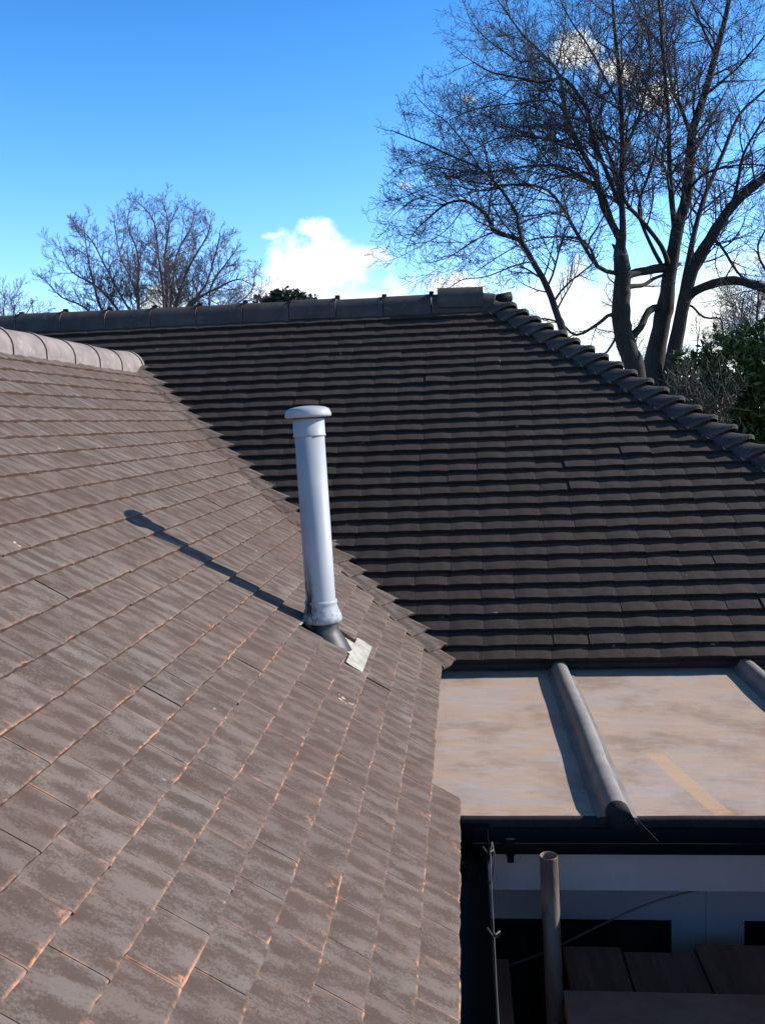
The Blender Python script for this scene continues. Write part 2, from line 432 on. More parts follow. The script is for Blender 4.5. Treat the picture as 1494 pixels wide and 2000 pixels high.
# decking under the tiles and the hidden slopes
dk = MB()
def slab(mb, P, t=.03, mi=0):
    P = [Vector(p) for p in P]; n = (P[1] - P[0]).cross(P[2] - P[0]).normalized()
    if n.z < 0: n = -n
    mb.prism([p - n * t for p in P], n * t * .9, mi)
nzo = -.035
def npt(x, y, dz=nzo): return (x, y, KN - TNn * x + dz)
def vy(x): return VC - VR * x
def vx(y): return (VC - y) / VR
def mpt(x, y, dz=nzo): return (x, y, TN * y + KC + dz)
slab(dk, [npt(NX0 - .02, -1.6), npt(NX0 - .02, 2.66), npt(-.14, 2.67), npt(-.14, vy(-.14)), npt(RX, vy(RX)), npt(RX, -1.6)])
ey = MY0 + .85 * -G2 * CS + .02
slab(dk, [mpt(vx(ey), ey), mpt(hipx(ey), ey), mpt(hipx(RY), RY), mpt(vx(RY), RY)])
slab(dk, [mpt(vx(RY), RY), mpt(RX, vy(RX)), mpt(-8.5, vy(RX)), mpt(-8.5, RY)])
# hidden slopes: far side of near roof, back of main roof, hip end
def fpt(x, y): return (x, y, RZ - (RX - x) * TNn + nzo)
slab(dk, [fpt(RX, -1.6), fpt(RX, vy(RX)), fpt(RX - 2.14, vy(RX) - 2.14 * VR), fpt(RX - 2.14, -1.6)])
by = RY + (RZM + 1.15) / TN
slab(dk, [(-8.5, RY, RZM + nzo), (hipx(RY), RY, RZM + nzo), (hipx(ey), by, -1.15), (-8.5, by, -1.15)])
slab(dk, [mpt(hipx(RY), RY), (hipx(ey), by, -1.15 + nzo), mpt(hipx(ey), ey)])
slab(dk, [mpt(-4.4, 4.26), mpt(-4.4, vy(RX)), mpt(-8.5, vy(RX)), mpt(-8.5, 4.26)])
dk.build('roof_deck', M['underlay'], house)

# --- main roof slope
U = Vector((1, 0, 0)); V = Vector((0, CS, SN)); N = Vector((0, -SN, CS))
TWM = .158
mainb = MB()
KM = [-.85] + list(range(0, 32))
for idx, k in enumerate(KM):
    y0 = MY0 + k * G2 * CS; z0 = MZ0 + k * G2 * SN
    O = Vector((0, y0, z0)) - N * .034
    xs = vx(y0) + .02
    if xs < RX: xs = -8.2
    xe = hipx(y0) - .03
    if k == 31: xe = hipx(y0) - .02
    u0 = xs - rnd.uniform(0, .02) - (idx % 2) * TWM / 2
    while u0 < xe:
        def lim(vv, y0=y0):
            yy = y0 + vv * CS
            return (-99 if vx(yy) < RX else vx(yy) + .02, hipx(yy) - .02)
        tile(mainb, O, U, V, N, u0, TWM, G2, .024, .0275, .0029, k, lim, 1.7, .0008)
        u0 += TWM
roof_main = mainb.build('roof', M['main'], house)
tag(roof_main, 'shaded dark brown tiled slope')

# --- valley tiles, one to each course
H = Vector((-1, VR, TN * VR)).normalized()     # up the valley
def valley_tile(k):
    z = MZ0 + k * G2 * SN; y = (z - KC) / TN; x = vx(y)
    nn = (Vector((SNn, 0, CSn)) + Vector((0, -SN, CS))).normalized()
    mb = MB(); mb.cc = (rnd.random(), .4 + .6 * rnd.random(), rnd.random() * .4, 1)
    a, b = .085 + rnd.uniform(-.008, .008), .082 + rnd.uniform(-.012, .012)
    if k < 0: b = .048
    step = G2 * SN / TN; stx = step / VR
    rows = []; uvs = []
    for q, lift in ((0.0, .013), (.08, .014), (1.2, .002)):
        c = Vector((x - stx * q, y + step * q, z + G2 * SN * q))
        row = []
        for i in range(9):
            t = i / 8
            p0 = c + Vector((0, -a, 0)); p2 = c + Vector((b * (1 - .72 * min(q, 1)), 0, 0)); p1 = c + nn * .035 * .3 + Vector((.01, -.01, 0))
            p = p0 * (1 - t) ** 2 + p1 * 2 * t * (1 - t) + p2 * t * t
            p = p + nn * (lift - .010 + .004 * math.sin(math.pi * t) + .018 * t) - H * .018 * math.sin(math.pi * min(1, t * 1.15)) * (1 - q)
            row.append(p); uvs.append((t, q))
        rows.append(row)
    mb.grid(rows, 0, True, uvs)
    lo = [p - nn * .013 for p in rows[0]]
    mb.grid([lo, rows[0]], 0, False, [(i / 8, .02) for i in range(9)] * 2)
    e = [r[-1] for r in rows]; el_ = [p - nn * .013 for p in e]
    mb.grid([e, el_], 0, False, [(.98, .5)] * 6)
    return sub(mb, 'valley_tile', M['near'], roof_near)
for k in [-.9] + list(range(0, 27)): valley_tile(k)

# --- ridge tiles
def ridge_tile(p0, p1, r0, r1, cz, material, parent, name='ridge_tile', rim=0.0, ang=(-.10, math.pi + .10), mort=None, label=None, thick=.012, drop=.03):
    p0 = Vector(p0); p1 = Vector(p1); t = (p1 - p0).normalized(); s = t.cross(Vector((0, 0, 1))).normalized(); up = s.cross(t)
    mb = MB(); mb.cc = (rnd.random(),) * 3 + (1,)
    L = (p1 - p0).length; n = 14
    stations = [(0, r0 + rim), (.034, r0 + rim * 1.15), (.0345, r0), (L * .5, (r0 + r1) / 2), (L - .006, r1)]
    rows = []
    for d, r in stations:
        row = []
        for i in range(n + 1):
            a = ang[0] + (ang[1] - ang[0]) * i / n
            c = math.cos(a); q = math.sin(a)
            row.append(p0 + t * d + s * c * r + up * (q * r * .93))
        row = [row[0] - up * drop] + row + [row[-1] - up * drop]
        rows.append(row)
    def shrink(row, d, k):
        c = p0 + t * d
        return [c + (p - c) * k for p in row]
    inner = [shrink(r, st[0], 1 - thick / r0) for r, st in zip(rows, stations)]
    R_ = [r[::-1] for r in rows]
    mb.grid(R_[:2], 0, True); mb.grid(R_[1:3], 1 if mort else 0, False); mb.grid(R_[2:], 0, True)
    mb.grid([inner[0][::-1], rows[0][::-1]], 1 if mort else 0, False)
    mb.grid([rows[-1][::-1], inner[-1][::-1]], 1 if mort else 0, False)
    mats = [material, mort] if mort else [material]
    o = sub(mb, name, mats, parent, label) if parent else mb.build(name, mats)
    return o

yend = 6.03
L = .352; y = yend; i = 0
while y > -1.4:
    ridge_tile((RX, y, RZ - .055 + rnd.gauss(0, .002)), (RX + rnd.gauss(0, .002), y - L, RZ - .055 + rnd.gauss(0, .002)), .118 + (.010 if i == 0 else 0), .116, 0, M['ridge_pale'], roof_near, rim=.006, mort=M['seam'])
    if i == 0:   # closed hood on the end tile
        hd = MB(); rows = []
        for q in range(6):
            a = q / 5 * math.pi / 2
            r = .134 * math.cos(a) + .001
            rows.append([Vector((RX + r * math.cos(b), y + .05 * math.sin(a), RZ - .055 + r * .93 * math.sin(b))) for b in [math.pi * j / 12 for j in range(13)]])
        hd.grid(rows, 0, True); sub(hd, 'ridge_end_cap', M['ridge_pale'], roof_near)
    y -= L; i += 1

# main ridge
L = .328; x = .145; i = 0
zr = RZM - .045
while x > -7.9:
    z1 = zr + rnd.gauss(0, .003)
    ridge_tile((x, RY, z1), (x - L, RY, z1 + rnd.gauss(0, .002)), .112, .112, 0, M['ridge_dark'], roof_main, rim=.002, mort=M['mortar'])
    un = MB(); rr = .119
    rows = []
    for d in (-.010, .016):
        rows.append([Vector((x + d, RY + rr * math.cos(a), z1 + rr * .95 * math.sin(a))) for a in [math.pi * (.30 + .42 * j / 8) for j in range(9)]])
    un.grid(rows, 0, True); un.box((x - .011, RY - .014, z1 + .108), (x + .020, RY + .014, z1 + .124))
    if i > 0: sub(un, 'ridge_union', M['black_plastic'], roof_main)
    x -= L; i += 1
ridge_tile((.255, RY - .01, zr - .012), (.145, RY, zr), .108, .112, 0, M['ridge_dark'], roof_main, rim=0, mort=M['ridge_pale'], label='short cut ridge tile at the hip end')
# short dark stub of the hip roll sticking out past the ridge
st = MB(); st.tube([(.235, RY, zr + .050), (.37, RY + .03, zr + .068)], [.032, .036], 10); sub(st, 'hip_stub', M['black_plastic'], roof_main)

# loose ridge tile lying on top of the ridge
lt = ridge_tile((.175, RY - .03, zr + .034), (-.14, RY - .025, zr + .040), .112, .112, 0, M['ridge_dark'], None, name='loose_ridge_tile', mort=M['ridge_dark'], drop=.03)
tag(lt, 'dark half round ridge tile lying loose on top of the ridge end', 'ridge tile')

# --- bonnet hip tiles
def bonnet(k):
    z = MZ0 + k * G2 * SN; y = (z - KC) / TN; x = hipx(y)
    D = Vector((HIP_A, -1, -TN)).normalized()          # down the hip
    mb = MB(); mb.cc = (rnd.random(),) * 3 + (1,)
    sl = Vector((0, -CS, -SN))                         # down the main slope
    step = G2 * SN / (-D.z)
    A = Vector((-1, 0, 0)); Bv = Vector((.15, .85, 0)).normalized()
    rows = []
    yaw = rnd.gauss(0, .004)
    for q in (0.0, .06, .16, .35, .7, 1.0, 1.45):
        c = Vector((x, y, z)) - D * step * q
        lift = .205 - .135 * min(q, 1) ** .8; wdt = .150 - .03 * q
        nose = D * (.11 * (1 - min(q, 1)) + .01)
        row = []
        for i in range(13):
            t = i / 12
            p0 = c + A * wdt + Vector((0, -SN, CS)) * (.026 - .012 * q); p2 = c + Bv * wdt * .9 + Vector((.4, 0, .5)) * .02
            p1 = c + nose + Vector((0, 0, 1)) * lift
            p = p0 * (1 - t) ** 2 + p1 * 2 * t * (1 - t) + p2 * t * t
            if q == 0: p = p - Vector((0, 0, 1)) * .007
            row.append(p + Vector((yaw, 0, 0)))
        rows.append(row)
    mb.grid(rows, 0, True)
    up = Vector((0, 0, 1))
    lo = [p - up * .020 + D * -.002 for p in rows[0]]
    mb.grid([lo, rows[0]], 0, False)
    inn = [p - D * .05 for p in lo]
    mb.grid([inn, lo], 0, False)
    e = [r[0] for r in rows]; mb.grid([e, [p - Vector((0, -SN, CS)) * .016 for p in e]], 0, False)
    o = sub(mb, 'bonnet_tile', M['ridge_dark'], roof_main)
    # thin pale bead at the lower left corner
    m2 = MB(); a = rows[0][0]
    ml = rnd.uniform(.012, .034)
    m2.tube([a + Vector((-.004, -.004, .002)), a + sl * ml + Vector((.010, -.004, .0))], [.0035, .002], 5)
    sub(m2, 'pale_bead', M['bead_grey'], roof_main)
for k in range(-1, 31): bonnet(k + .25)

# --- lead flat roof
FZ = -1.14; FY = 2.556; FX1 = 2.72
fr = MB()
nx, ny = 60, 26
X = [-.40 + (FX1 + .40) * i / nx for i in range(nx + 1)]; Y = [FY + (4.30 - FY) * j / ny for j in range(ny + 1)]
def wob(x, y): return .0011 * math.sin(x * 7 + 2 * math.sin(y * 3)) * math.sin(y * 5 + x) + .0007 * math.sin(x * 19 + y * 11)
rows = [[Vector((xx, yy, FZ + wob(xx, yy) + (.004 if j == 0 else 0))) for xx in X] for j, yy in enumerate(Y)]
fr.grid(rows, 0, True)
flat = fr.build('flat_roof', M['lead'], house); tag(flat, 'stained lead sheet flat roof with rounded rolls')
dr = MB()     # dressed down over the front edge
rr = []
for dy, dz in ((.012, .0035), (0, .006), (-.008, -.002), (-.010, -.03), (-.009, -.072), (-.002, -.076)):
    rr.append([Vector((xx, FY + dy + .0018 * math.sin(xx * 23) * (dz < -.01), FZ + dz + wob(xx, FY) * .8)) for xx in X])
dr.grid(rr[::-1], 0, True); sub(dr, 'drip_edge', M['lead_dark'], flat)
def roll(xc, y0=FY - .005, y1=4.27):
    mb = MB(); rows = []; n = 12; m = 26
    for j in range(m + 1):
        y = y0 + (y1 - y0) * j / m; w = .002 * math.sin(y * 6 + xc) + .0004 * math.sin(y * 23)
        row = [Vector((xc - .056, y, FZ + .0045)), Vector((xc - .042, y, FZ + .007))]
        for i in range(n + 1):
            a = math.pi * (1.12 - 1.24 * i / n)
            row.append(Vector((xc + w + .034 * math.cos(a), y, FZ + .022 + .034 * math.sin(a))))
        row += [Vector((xc + .042, y, FZ + .007)), Vector((xc + .056, y, FZ + .0045))]
        rows.append(row)
    mb.grid(rows, 0, True)
    o = sub(mb, 'lead_roll', M['lead_roll'], flat)
    # folded end: lead bossed over the roll end, hanging as a dog ear over the edge
    e = MB(); R0 = rows[0]
    fan = [Vector((p.x + .006 * (p.x > xc), p.y - .022 - .02 * (p.z - FZ > .03), p.z - .012)) for p in R0]
    fan2 = [Vector((xc + (p.x - xc) * 1.05 + .035 * i / len(R0), FY - .018, FZ - .008 - .040 * (i / len(R0)))) for i, p in enumerate(R0)]
    e.grid([fan2, fan, R0], 0, True)
    hem = [fan2[-4] + Vector((.004, 0, .01)), fan2[-1] + Vector((.012, -.006, -.008)), fan[-4] + Vector((.004, -.004, .004))]
    e.tube([fan[-5] + Vector((.006, -.002, .002)), fan2[-1] + Vector((.018, -.012, -.01))], .0016, 5)
    sub(e, 'roll_end', M['lead_dark'], flat)
for xc in (.408, 1.212, 2.01): roll(xc)

# --- gutters, fascia, soffit, walls
def half_round(mb, p0, p1, r, depth=1.0, t=.003):
    p0 = Vector(p0); p1 = Vector(p1); d = (p1 - p0).normalized(); s = d.cross(Vector((0, 0, 1))).normalized(); n = 14
    rows = []
    for p in (p0, p1):
        o = [p + s * r * math.cos(a) - Vector((0, 0, 1)) * r * depth * math.sin(a) for a in [math.pi * i / n for i in range(n + 1)]]
        i_ = [p + s * (r - t) * math.cos(a) - Vector((0, 0, 1)) * (r - t) * depth * math.sin(a) for a in [math.pi * (n - i) / n for i in range(n + 1)]]
        rows.append(o + i_ + [o[0]])
    mb.grid(rows, 0, True)
gt = MB(); half_round(gt, (.0, 2.494, -1.161), (1.038, 2.494, -1.161), .050, 1.0)
g1 = gt.build('gutter', M['black_plastic'], house); tag(g1, 'black half round gutter below the lead roof')
br = MB()
for xx in (.103,):
    half_round(br, (xx - .011, 2.503, -1.161), (xx + .011, 2.503, -1.161), .056, 1.06)
    br.box((xx - .011, 2.443, -1.165), (xx + .011, 2.454, -1.150))
    br.box((xx - .009, 2.47, -1.230), (xx + .009, 2.53, -1.214))
sub(br, 'gutter_bracket', M['black_plastic'], g1)
gt = MB(); half_round(gt, (-.014, -1.5, -1.165), (-.014, 2.42, -1.165), .052, 1.0)
gt.box((-.072, -1.5, -1.22), (-.066, 2.50, -1.165))
g2 = gt.build('gutter', M['black_plastic'], house); tag(g2, 'black gutter under the edge of the sunlit roof')
ang = MB(); half_round(ang, (-.014, 2.36, -1.155), (-.014, 2.54, -1.165), .058, 1.1); ang.box((-.068, 2.545, -1.24), (.048, 2.552, -1.15))
sub(ang, 'gutter_angle', M['black_plastic'], g2)
se = MB(); se.add([Vector((-.030 + .045 * math.cos(a), 2.352, -1.235 - .045 * math.sin(a))) for a in [math.pi * i / 10 for i in range(11)]] + [Vector((-.030 + .045 * math.cos(a), 2.348, -1.225 - .024 * math.sin(a))) for a in [math.pi * i / 10 for i in range(11)]],
                  [(i, i + 1, 12 + i, 11 + i) for i in range(10)])
sub(se, 'stop_end_reflection', M['grey_plastic'], g2)  # pale crescent modelled in place of a reflection under the gutter end
dp = MB(); dp.tube([(-.012, 2.38, -1.2), (-.012, 2.40, -1.32), (-.004, 2.43, -1.5), (-.004, 2.43, -3.88)], .034, 14)
dpo = dp.build('downpipe', M['black_plastic'], house)
fa = MB(); fa.box((-.03, 2.565, -1.358), (FX1, 2.585, -1.155)); fa.build('fascia', M['fascia'], house)
so = MB(); so.box((-.03, 2.587, -1.353), (FX1, 2.805, -1.343)); so.build('soffit', M['upvc'], house)
wl = MB()
WY = 2.812; ZW = -1.585
def wallseg(x0, x1, z0, z1): wl.box((x0, WY, z0), (x1, WY + .10, z1))
wallseg(-.40, FX1, ZW, -1.355); wallseg(-.40, .04, -2.75, ZW); wallseg(.613, .834, -2.75, ZW); wallseg(1.62, 1.85, -2.75, ZW); wallseg(2.6, FX1, -2.75, ZW)
wall = wl.build('wall', M['upvc'], house); tag(wall, 'pale window wall below the lead roof')
for xs_ in (.716, 1.716):
    cs = MB(); cs.box((xs_, WY - .012, -2.7), (xs_ + .02, WY - .002, -1.36)); sub(cs, 'cover_strip', M['upvc'], wall)
for x0, x1 in ((.04, .613), (.834, 1.62), (1.85, 2.6)):
    wn = MB()
    for a, b in (((x0 + .002, WY + .02, -1.617), (x1 - .002, WY + .07, -1.587)), ((x0 + .002, WY + .02, -2.70), (x0 + .03, WY + .07, -1.619)), ((x1 - .03, WY + .02, -2.70), (x1 - .002, WY + .07, -1.619)), ((x0 + .032, WY + .02, -2.72), (x1 - .032, WY + .07, -2.69))): wn.box(a, b)
    wo = wn.build('window', M['black_plastic'], house)
    pn = MB(); pn.box((x0 + .03, WY + .04, -2.69), (x1 - .03, WY + .05, -1.618)); sub(pn, 'pane', M['glass'], wo)
bk = MB()
bk.box((-.42, -1.5, -3.9), (-.32, 2.805, -1.30)); bk.box((-.32, 2.812, -3.9), (FX1, 2.912, -2.752))
bk.box((-4.1, 3.2, -3.9), (-.5, 4.4, -1.25)); bk.box((-8.3, 4.60, -3.9), (1.9, 8.6, -1.3))
bk.build('wall', M['brick'], house)
sf = MB(); sf.box((-.42, -1.5, -1.30), (-.073, 2.55, -1.285)); sf.build('soffit', M['upvc'], house)
# made-up wing block, unseen on the right, added to shade the scaffold boards
wg = MB(); wg.box((1.045, -2.6, -3.9), (1.25, 2.54, -.76)); wg.box((1.25, -2.6, -3.9), (4.5, -2.3, -.76)); wg.box((1.25, 2.31, -3.9), (4.5, 2.54, -.76))
wob_ = wg.build('wall', M['brick'], house); tag(wob_, 'red brick block added out of view to shade the scaffold boards')
wr = MB(); wr.prism([(1.025, -2.7, -.758), (4.6, -2.7, -.758), (4.6, -2.7, -.66), (1.025, -2.7, -.71)], (0, 5.245, 0)); wr.build('shade_block_roof', M['lead_dark'], house)

# ------------------------------------------------------------------ vent pipe on the near roof
PX, PY, PZ = -.532, 3.333, -.7665
vent = empty('vent_pipe', (PX, PY, PZ))
tag(vent, 'pale grey plastic vent pipe with a mushroom cap standing on the sunlit roof', 'vent pipe')
def vpart(mb, name, m):
    o = mb.build(name, m); o.parent = vent; return o
lean = Vector((-.025, 0, 1)).normalized()
pp = MB(); pp.lathe([(.0545, .05), (.0545, .775), (.0505, .775), (.0505, .60)], 40, axis=lean); vpart(pp, 'pipe', M['pipe'])
co_ = MB(); co_.lathe([(.055, .123), (.060, .121), (.061, .112), (.0585, .108), (.0595, .098), (.068, .074), (.0735, .060), (.0745, .045), (.068, .040), (.040, .038)], 40, axis=lean); vpart(co_, 'collar', M['pipe'])
cp = MB(); cp.lathe([(.030, .79), (.0575, .79), (.0578, .735), (.0595, .733), (.0597, .729), (.0578, .727), (.055, .7255)], 40, axis=lean)
vpart(cp, 'cap_socket', M['pipe'])
cap = MB(); cap.lathe([(.045, .795), (.081, .797), (.0843, .800), (.0848, .806), (.082, .815), (.077, .825), (.063, .832), (.045, .8355), (.02, .838), (.0005, .8385)], 44, axis=lean)
vpart(cap, 'cap', M['grey_plastic'])
# rubber boot: a cone cut to the slope
bo = MB(); rows = []
for q in range(9):
    t = q / 8; row = []
    for j in range(33):
        a = 2 * math.pi * j / 32
        r = .046 + .030 * t ** 2.2 + .004 * math.sin(t * 9) * (t < .8)
        cx = .034 * t ** 1.6; ztop = .062
        x = cx + r * math.cos(a) * 1.05; y_ = r * math.sin(a)
        zs = -x * TNn - .006
        z = ztop * (1 - t) + zs * t
        row.append(Vector((x, y_, z)))
    rows.append(row)
bo.grid(rows[::-1], 0, True); vpart(bo, 'rubber_boot', M['rubber'])
# flashing sheet lying in the gap between cut tiles, wider at its foot
fl = MB()
def rp(k, y, n=.0):     # point on the near roof plane, relative to the pipe foot
    return Vector((NX0 - k * G1 * CSn - PX + SNn * n, y - PY, NZ0 + k * G1 * SNn - PZ + CSn * n))
def strip(k0, k1, y0, y1, n0, n1, wv=0.0):
    rows = []
    for i in range(7):
        t = i / 6; row = []
        for j in range(7):
            s = j / 6
            row.append(rp(k0 + (k1 - k0) * t, y0 + (y1 - y0) * s, n0 + (n1 - n0) * t + wv * (math.sin(s * 6.3 + t * 2) + .6 * math.sin(t * 8 + s * 3))))
        rows.append(row)
    fl.grid(rows, 0, True); fl.grid([[p - Vector((SN, 0, CS)) * .002 for p in rows[0]], rows[0]], 0, False)
strip(4.22, 4.90, 3.165, 3.535, .0075, .0035, .0014)
strip(4.86, 7.45, 3.288, 3.447, .0030, -.008, .0016)
strip(6.95, 7.12, 3.21, 3.30, .009, .006)
vpart(fl, 'flashing', M['alu'])
# cut side of the tiles beside the flashing
cu = MB(); 
P = [rp(4.95, 3.4505, .0135), rp(6.05, 3.4505, .0125), rp(6.05, 3.4505, -.012), rp(4.95, 3.4505, -.006)]
cu.prism(P, (0, .004, 0)); vpart(cu, 'cut_tile_edge', M['tile_side'])

# ------------------------------------------------------------------ scaffold
def ruler(o, label, cat, group=None): return tag(o, label, cat, group)
sp = empty('scaffold_tube', (.2515, 2.375, -3.9)); sp.rotation_euler = (0, -.019, 0); tag(sp, 'upright rusty open-topped scaffold tube in front of the gutter', 'scaffold tube')
t = MB(); zt = -1.161 + 3.9
t.lathe([(.0215, zt - .4), (.0215, zt - .001), (.0228, zt + .001), (.0238, zt - .001), (.0240, zt - .006), (.0240, 0)], 28); o = t.build('tube', M['galv']); o.parent = sp
t = MB(); t.box((-.075, -.075, 0), (.075, .075, .008)); o = t.build('base_plate', M['galv']); o.parent = sp
t = MB(); t.lathe([(.024, 0), (.034, .001), (.034, .055), (.024, .056)], 24, org=(0, 0, 1.97)); t.box((-.10, -.03, 1.975), (-.034, .03, 2.02)); o = t.build('coupler', M['steel']); o.parent = sp
t = MB(); t.tube([(-.25, 2.32, -1.86), (1.0, 2.32, -1.86)], .0242, 16)
tag(t.build('scaffold_tube', M['galv']), 'horizontal scaffold tube carrying the boards below the window', 'scaffold tube')
bx = [(.263, .435), (.439, .650), (.654, .868), (.872, 1.040)]
names = ['narrow brown scaffold board beside the upright tube', 'brown scaffold board second from the upright tube', 'brown scaffold board below the vertical strip of the pale wall',
         'brown scaffold board in the lower right corner below the dark window', 'brown scaffold board outermost to the right']
for i, (a, b) in enumerate(bx):
    m_ = MB(); e = 2.672 + (.012, -.010, .03, .022, .03)[i]
    m_.box((a, -1.6, -1.638 - .002 * (i % 2)), (b - .003, e, -1.600 - .002 * (i % 2)))
    o = m_.build('scaffold_board', M['board']); tag(o, names[i], 'scaffold board', 'scaffold boards under the window wall')
m_ = MB(); m_.box((.042, -1.6, -1.642), (.096, 2.62, -1.604)); tag(m_.build('scaffold_board', M['board']), 'thin dark scaffold board left of the upright tube beside the black gutter', 'scaffold board', 'scaffold boards under the window wall')
m_ = MB()
m_.add([(.232, 2.39, -1.55), (1.035, 2.385, -1.552), (1.035, -1.6, -1.552), (.21, -1.6, -1.55), (.232, 2.39, -1.599), (1.035, 2.385, -1.599), (1.035, -1.6, -1.599), (.21, -1.6, -1.599)],
       [(0, 3, 2, 1), (4, 5, 6, 7), (0, 1, 5, 4), (1, 2, 6, 5), (2, 3, 7, 6), (3, 0, 4, 7)])
tag(m_.build('plywood_sheet', M['ply']), 'reddish brown plywood sheet laid over the scaffold boards', 'plywood sheet')

# wire tied along the gutter lip, with two knots, and the slack cable
wv = MB(); wv.tube([(.052, 2.43, -1.15), (.046, 2.40, -1.168), (.043, 2.20, -1.172), (.0415, 1.98, -1.168), (.040, 1.8, -1.170), (.038, 1.3, -1.172)], 0.0015, 6)
wv.tube([(.052, 2.43, -1.15), (.059, 2.42, -1.19), (.048, 2.415, -1.25), (.034, 2.41, -1.275)], .0018, 6)
for yy in (2.40, 2.0):
    wv.tube([(.026, yy, -1.150), (.040, yy - .01, -1.166), (.054, yy, -1.158), (.052, yy + .008, -1.176), (.036, yy, -1.172), (.046, yy - .008, -1.160)], 0.0028, 6)
tag(wv.build('tie_wire', M['wire']), 'thin grey wire with two knots along the lip of the black gutter', 'wire')
cb = MB(); cps = []
A = Vector((.096, 2.69, -1.667)); Bq = Vector((.627, 2.62, -1.389))
for i in range(21):
    q = i / 20; p = A.lerp(Bq, q); p.z += .035 * math.sin(q * math.pi) * (q - .35) * 1.6; cps.append(p)
cps += [Vector((.673, 2.62, -1.378)), Vector((.692, 2.65, -1.376)), Vector((.717, 2.80, -1.378))]
cb.tube(cps, .0028, 6); tag(cb.build('cable', M['cable']), 'thin slack cable hanging in front of the pale wall', 'cable')

# ------------------------------------------------------------------ trees
def px(x, y, D):
    """survey direction (in the photograph's pixels) to a point D metres ahead of the eye"""
    v = CR * (x - 747) + CU * (1000 - y) + CF * 1800
    return v * (D / v.y)


def limb_pts(pl, D0, D1, r0, r1, wob=.10):
    P = [px(x, y, D0 + (D1 - D0) * i / (len(pl) - 1)) for i, (x, y) in enumerate(pl)]
    out = []; rad = []
    n = len(P)
    for i in range(n - 1):
        p0 = P[max(i - 1, 0)]; p1 = P[i]; p2 = P[i + 1]; p3 = P[min(i + 2, n - 1)]
        m = max(3, int((p2 - p1).length / .35))
        for j in range(m):
            t = j / m; t2 = t * t; t3 = t2 * t
            q = (p1 * 2 + (p2 - p0) * t + (p0 * 2 - p1 * 5 + p2 * 4 - p3) * t2 + (-p0 + p1 * 3 - p2 * 3 + p3) * t3) * .5
            f = (i + t) / (n - 1)
            r = r0 + (r1 - r0) * f ** .8
            if out: q = q + Vector((rnd.gauss(0, 1), rnd.gauss(0, 1), rnd.gauss(0, 1))) * r * wob
            out.append(q); rad.append(r * rnd.uniform(.93, 1.08))
    out.append(P[-1]); rad.append(r1)
    return out, rad


def twigs(mb, p, d, length, r, level, P):
    """a side branch that wanders, lifts at its tip and carries finer ones"""
    nseg = max(3, int(length / P['seg'][level])); pts = [p.copy()]; rad = [r]
    d = d.normalized(); cur = p.copy()
    bend = Vector((rnd.gauss(0, 1), rnd.gauss(0, 1), rnd.gauss(0, .6))) * .09
    for i in range(nseg):
        f = (i + 1) / nseg
        d = (d + bend + Vector((rnd.gauss(0, 1), rnd.gauss(0, 1), rnd.gauss(0, 1))) * P['jit'] + Vector((0, 0, P['up'] * (f - P.get('sag', .15))))).normalized()
        cur = cur + d * (length / nseg); pts.append(cur.copy()); rad.append(max(r * (1 - .75 * f), P['rmin']))
    mb.tube(pts, rad, 4 if level == 0 else 3, 0, False)
    if level + 1 >= P['levels']: return
    cnt = int(length / P['gap'][level] * rnd.uniform(.8, 1.2)) + 1
    for c in range(cnt):
        f = .18 + .82 * (c + rnd.random() * .8) / cnt
        k = min(nseg - 1, int(f * nseg)); q = pts[k].lerp(pts[k + 1], min(1, f * nseg - k) if f < 1 else 1)
        t = (pts[k + 1] - pts[k]).normalized()
        s = t.cross(Vector((rnd.gauss(0, 1), rnd.gauss(0, 1), rnd.gauss(0, 1)))).normalized()
        nd = t * rnd.uniform(.45, 1.0) + s * rnd.uniform(.6, 1.0)
        twigs(mb, q, nd, length * P['lr'][level] * rnd.uniform(.55, 1.25) * (1.15 - .55 * f), max(rad[k] * .6, P['rmin']), level + 1, P)


def dress(mb, pts, rad, P, spacing, l0, start=.15, end=1.0, outb=None, grow=None):
    """put side branches along a limb"""
    n = len(pts); Ls = [0]
    for i in range(1, n): Ls.append(Ls[-1] + (pts[i] - pts[i - 1]).length)
    T = Ls[-1]; s = start * T
    while s < end * T:
        k = max(0, min(n - 2, next(i for i in range(n) if Ls[i] >= s) - 1))
        q = pts[k].lerp(pts[k + 1], (s - Ls[k]) / max(1e-6, Ls[k + 1] - Ls[k])); t = (pts[k + 1] - pts[k]).normalized()
        sd_ = t.cross(Vector((rnd.gauss(0, 1), rnd.gauss(0, 1), rnd.gauss(0, 1)))).normalized()
        nd = t * rnd.uniform(.5, 1.1) + sd_ * rnd.uniform(.6, 1.1)
        if outb: nd = nd + outb * rnd.uniform(0, .6)
        f = s / T
        ln = l0 * 1.25 * rnd.uniform(.45, 1.35) * (1.1 - .55 * f)
        twigs(mb, q, nd, ln, max(min(rad[k] * .5, .006 + .011 * ln), P['rmin']), 0, P)
        s += spacing * P['sp'] * rnd.uniform(.5, 1.5)
    twigs(mb, pts[-1], (pts[-1] - pts[-2]), l0 * .45, rad[-1], 0, P)


